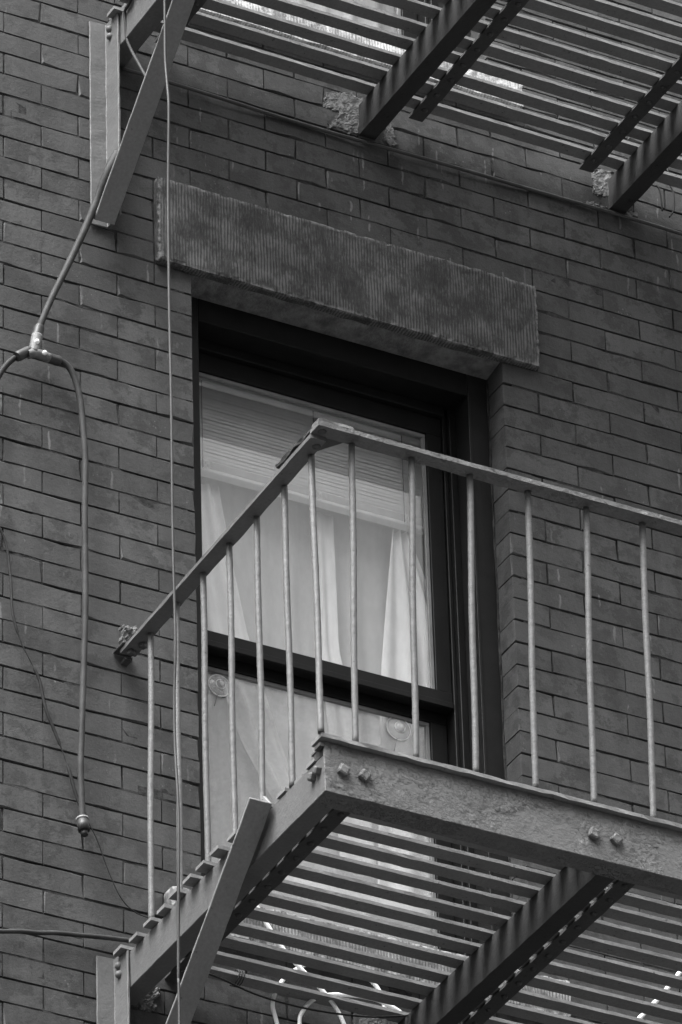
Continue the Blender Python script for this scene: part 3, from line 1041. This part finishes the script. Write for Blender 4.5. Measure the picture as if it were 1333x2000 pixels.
cable('thin_wire', [at(px, py, y=-.018) for px, py in ((-20, 1000), (0, 1032), (14, 1070), (22, 1140), (25, 1195), (40, 1250), (62, 1295), (78, 1330), (90, 1385), (112, 1440), (134, 1500), (150, 1555), (166, 1592), (190, 1640), (212, 1700), (236, 1752), (262, 1780), (292, 1793))],
      lambda t: .0035 if t < .28 else (.0016 if t < .37 else (.0042 if t < .54 else (.0014 if t < .585 else (.0044 if t < .71 else .0016)))), 'cable_dark', 'thin dark wire trailing diagonally over the bricks to the balcony deck', 'wire')
cable('conduit', [at(px, py, y=-.02) for px, py in ((-60, 1816), (0, 1819), (40, 1819), (75, 1822), (110, 1822), (150, 1826), (205, 1831), (268, 1839))] , .0062, 'cable_grey',
      'weathered conduit running along the bricks to the end of the lower balcony deck', 'conduit')
cable('painted_conduit', [Vector((x, -.008 + .002 * math.sin(x * 9), -.0800 + .006 * max(0, x - 1.2) + .003 * math.sin(x * 5))) for x in [.335 + .12 * k for k in range(22)]], .0052, 'pipe',
      'conduit painted like the bricks running along the wall under the upper balcony', 'conduit')
# white cable coil under the lower balcony
cable('white_cable', [at(px, py, y=-.062) for px, py in ((468, 1700), (490, 1748), (515, 1793), (548, 1846), (583, 1887), (622, 1926), (652, 1962), (672, 2000), (690, 2060), (700, 2150))],
      .0054, 'cable_white', 'white cable running straight down through the balcony deck beside the coil', 'cable')
arc = [at(px, py, y=-.036) for px, py in ((600, 2180), (560, 2080), (541, 1998), (533, 1962), (541, 1934), (556, 1911), (580, 1893), (603, 1883), (650, 1880), (690, 1893), (722, 1913), (741, 1935), (750, 1960), (752, 1992), (748, 2060), (725, 2140), (680, 2200))]
cable('white_cable', arc, .0054, 'cable_white', 'wide outer loop of the white cable coil on the bricks below the sill', 'cable')
arc = [at(px, py, y=-.048) for px, py in ((640, 2190), (605, 2090), (586, 2003), (592, 1975), (612, 1953), (645, 1943), (685, 1944), (720, 1949), (748, 1958), (790, 1985), (815, 2040), (800, 2120))]
cable('white_cable', arc, .0054, 'cable_white', 'inner loop of the white cable coil on the bricks below the sill', 'cable')
cable('white_cable', [at(px, py, y=-.03) for px, py in ((1380, 1830), (1356, 1862), (1333, 1893), (1308, 1925), (1282, 1955), (1256, 1982), (1220, 2020), (1160, 2080))],
      .0060, 'cable_white', 'white cable slanting over the bricks right of the stone sill', 'cable')
cable('sagging_wire', [at(px, py, y=-.09) for px, py in ((408, 1902), (440, 1915), (490, 1938), (540, 1955), (600, 1970), (660, 1980), (720, 1986), (790, 1984), (860, 1975))], .0026, 'cable_dark',
      'thin dark wire sagging under the lower deck in front of the white coil', 'wire')
for k in range(3):
    px = 466 + 5 * k
    yc = -.057
    cc = at(px, 1893, y=-.078)
    MB_ = MB().tube([Vector((cc.x, yc + .026 * math.cos(a), Z_TOP + .005 + .018 * math.sin(a))) for a in [i * math.pi / 6 for i in range(13)]], .0016, 6, 0, 0, False, 1)
    setp(MB_.build('tie_wire', M['cable_grey'], None, fixn=False), '%s turn of the tie wire round the deck slat next to the wall' % ('first', 'middle', 'last')[k], 'wire', 'tie wires on the deck slat')
# wires at the upper bracket
cable('drop_wire', [at(px, py, x=.285 + .004 * k) for k, (px, py) in enumerate(((262, -20), (252, 8), (244, 24), (246, 50), (248, 76), (258, 100), (270, 122), (281, 142), (296, 168)))], .0042, 'cable_grey',
      'short grey wire looping over the top of the upper wall bracket', 'wire')
cable('cable_stub', [at(px, py, y=-.03) for px, py in ((217, 44), (226, 32), (236, 26), (246, 14), (258, -4))], .0088, 'cable_grey', 'thick cable stub lying over the upper bracket top', 'cable')
# wires at the far beam of the upper balcony
for k, (pl, lab) in enumerate((
        (((1238, 284), (1240, 300), (1234, 330), (1228, 350), (1230, 372), (1237, 392), (1238, 414)), 'pale wire hooked on a slat beside the second support beam'),
        (((1219, 304), (1223, 320), (1218, 330), (1222, 352), (1224, 368), (1231, 394)), 'dark wire hanging from the slats between cross bar and second support beam'),
        (((1281, 362), (1288, 370), (1292, 390), (1294, 412)), 'short dark wire end hanging just right of the second support beam'),
        (((1304, 330), (1309, 360), (1316, 378), (1317, 408), (1308, 424)), 'long dark wire hanging over the slats right of the second support beam'))):
    cable('wire_end', [at(px, py, y=-.06 if k < 2 else -.03) for px, py in pl], .0024, 'cable_pale' if k == 0 else 'cable_dark', lab, 'wire')

# ------------------------------------------------------------------ behind the glass: blind, curtains, ledge, suction cups
def blind(zf, bottom, label):
    yb = .262
    xl, xr = JL + .105, JR - .100
    top = -.800 + zf
    b = empty('venetian_blind', ((xl + xr) / 2, yb, bottom + zf), label, 'blind')
    MB().box(xl, xr, yb - .016, yb + .016, top, top + .028).build('head_rail', M['blind'], b, .002)
    n = 21
    for k in range(n):
        z = top - .016 - (top - .016 - (bottom + .035 + zf)) * k / (n - 1)
        a = math.radians(70)
        w = .0135
        vs = []
        for s in (0, 1):
            for q in range(5):
                u = (q - 2) / 2
                cv = .0018 * (1 - u * u)
                vs.append((xl if s == 0 else xr, yb + u * w * math.cos(a) - cv * math.sin(a), z + u * w * math.sin(a) + cv * math.cos(a) + (.0012 * math.sin(k * 2.1 + s))))
        fs = [(q, q + 1, 6 + q, 5 + q) for q in range(4)]
        MB().add(vs, fs, True).build('blind_slat', M['blind'], b, fixn=False)
    for k in range(7):
        z = bottom + zf + .014 + k * .003
        MB().box(xl, xr, yb - .013, yb + .013, z, z + .0012).build('blind_slat', M['blind'], b, 0)
    MB().box(xl, xr, yb - .014, yb + .014, bottom + zf, bottom + .012 + zf).build('bottom_rail', M['blind'], b, .002)
    for x in (xl + .045, (xl + xr) / 2 + .02, xr - .07):
        MB().tube([(x, yb - .0165, top), (x, yb - .0165, bottom + zf)], .0012, 5).build('ladder_cord', M['strip'], b, fixn=False)
        pts = [Vector((x + .010 * math.sin(i * 1.9) + .002 * i, yb - .019, bottom + zf + .02 - .004 * (i % 5) + .012 * math.cos(i * 1.3))) for i in range(12)]
        MB().tube(pts, .0010, 5, 0, 0, True, 4).build('cord_tangle', M['white'], b, fixn=False)
    return b
blind(0, -1.078, 'grey venetian blind half drawn behind the upper pane of the sash window')
blind(FLOOR, -2.0, 'grey venetian blind fully lowered behind the window above the upper balcony')

def sheet(name, left, right, y, mat, label, cat, zf=0.0, fold=0.008, nf=6, seed=0, group=None, rows=28, cols=40, parent=None):
    """hanging cloth between two edge lines given as [(z, x)] top to bottom"""
    def ip(tab, z):
        for (z0, x0), (z1, x1) in zip(tab[:-1], tab[1:]):
            if z <= z0 and z >= z1:
                return x0 + (x1 - x0) * (z0 - z) / (z0 - z1)
        return tab[-1][1] if z < tab[-1][0] else tab[0][1]
    zt, zb = left[0][0], left[-1][0]
    vs, fs = [], []
    for r in range(rows + 1):
        z = zt + (zb - zt) * r / rows
        for c in range(cols + 1):
            t = c / cols
            x = ip(left, z) + (ip(right, z) - ip(left, z)) * t
            gather = .5 + .5 * min(1, r / rows * 1.5)
            yy = y + fold * gather * math.sin(t * nf * 2 * math.pi + seed + .8 * math.sin(r * .13 + seed)) + .35 * fold * math.sin(t * nf * 5.1 + r * .07 + seed * 3)
            vs.append((x, yy, z + zf))
    W = cols + 1
    for r in range(rows):
        for c in range(cols):
            fs.append((r * W + c, (r + 1) * W + c, (r + 1) * W + c + 1, r * W + c + 1))
    o = MB().add(vs, fs, True).build(name, M[mat], parent, fixn=False)
    sm = o.modifiers.new('thickness', 'SOLIDIFY')
    sm.thickness = .0012
    return setp(o, label, cat, group)

def edge(px_list, y):
    return [((p := at(px, py, y=y)).z, p.x) for px, py in px_list]
yc = .315
rod = setp(MB().tube([(JL - .03, yc - .002, -1.005), (JR + .03, yc - .002, -1.005)], .009, 10).build('curtain_rod', M['white'], None, fixn=False), 'white curtain rod behind the half drawn blind', 'curtain rod')
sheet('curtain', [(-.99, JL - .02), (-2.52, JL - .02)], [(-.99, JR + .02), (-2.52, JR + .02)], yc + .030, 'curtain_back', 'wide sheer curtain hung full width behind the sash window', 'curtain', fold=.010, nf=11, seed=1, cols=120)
sheet('curtain', edge([(380, 940), (385, 1100), (388, 1230), (440, 1340), (480, 1450), (540, 1560)], yc - .02), edge([(425, 955), (450, 1090), (482, 1230), (515, 1335), (545, 1430), (585, 1545)], yc - .02), yc - .02, 'curtain',
      'white curtain panel swept diagonally across the side of the window by the hanging cable', 'curtain', fold=.010, nf=2.2, seed=2)
sheet('curtain', edge([(615, 1000), (620, 1130), (625, 1260), (640, 1400), (650, 1500), (665, 1700)], yc), edge([(650, 1008), (655, 1130), (660, 1270), (690, 1400), (712, 1500), (735, 1700)], yc), yc, 'curtain',
      'narrow white curtain fold hanging straight down the middle of the window', 'curtain', fold=.006, nf=1.4, seed=3)
sheet('curtain', edge([(766, 1035), (758, 1130), (750, 1230), (745, 1300), (742, 1400), (738, 1560), (735, 1800)], yc - .03), edge([(800, 1045), (832, 1130), (862, 1215), (885, 1300), (905, 1400), (920, 1560), (930, 1800)], yc - .03), yc - .03, 'curtain',
      'bright white curtain panel gathered towards the right hand casing', 'curtain', fold=.012, nf=3, seed=4)
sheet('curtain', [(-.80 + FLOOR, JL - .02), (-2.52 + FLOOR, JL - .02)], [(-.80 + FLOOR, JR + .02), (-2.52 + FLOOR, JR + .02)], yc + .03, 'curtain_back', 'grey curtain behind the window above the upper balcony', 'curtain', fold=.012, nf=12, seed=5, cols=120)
# white ledge standing behind the lower pane
lo, hi = at(650, 1752, y=.25).z, at(650, 1722, y=.25).z
setp(MB().box(JL + .03, JR - .03, .251, .272, lo, hi).build('window_ledge', M['white'], None, .003), 'white ledge board behind the bottom of the dusty lower pane', 'ledge')
# suction cups pressed on the lower pane
for (px, py, rr), lab in (((428, 1340, .031), 'clear suction cup on the dusty pane beside the hanging cable'), ((778, 1424, .034), 'clear suction cup on the dusty pane beside the right hand sash stile')):
    c = at(px, py, y=.2205)
    s = empty('suction_cup', c, lab, 'suction cup')
    MB().lathe([(rr, 0), (rr * 1.02, .0015), (rr * .85, .004), (rr * .55, .008), (rr * .34, .011), (rr * .30, .018), (rr * .12, .019)], c, (0, -1, 0), 28).build('cup', M['plastic'], s)
    for q in (1.0, .42):
        MB().tube([c + Vector((rr * q * math.cos(a), -.0025 if q == 1 else -.010, rr * q * math.sin(a))) for a in [i * math.pi / 16 for i in range(33)]], .0016, 6, 0, 0, False).build('rim', M['blind'], s, fixn=False)
    MB().tube([c + Vector((-.006, -.004, -rr * .9)), c + Vector((-.012, -.004, -rr * 1.6)), c + Vector((-.016, -.004, -rr * 2.1))], .0011, 6).build('hook', M['strip'], s, fixn=False)
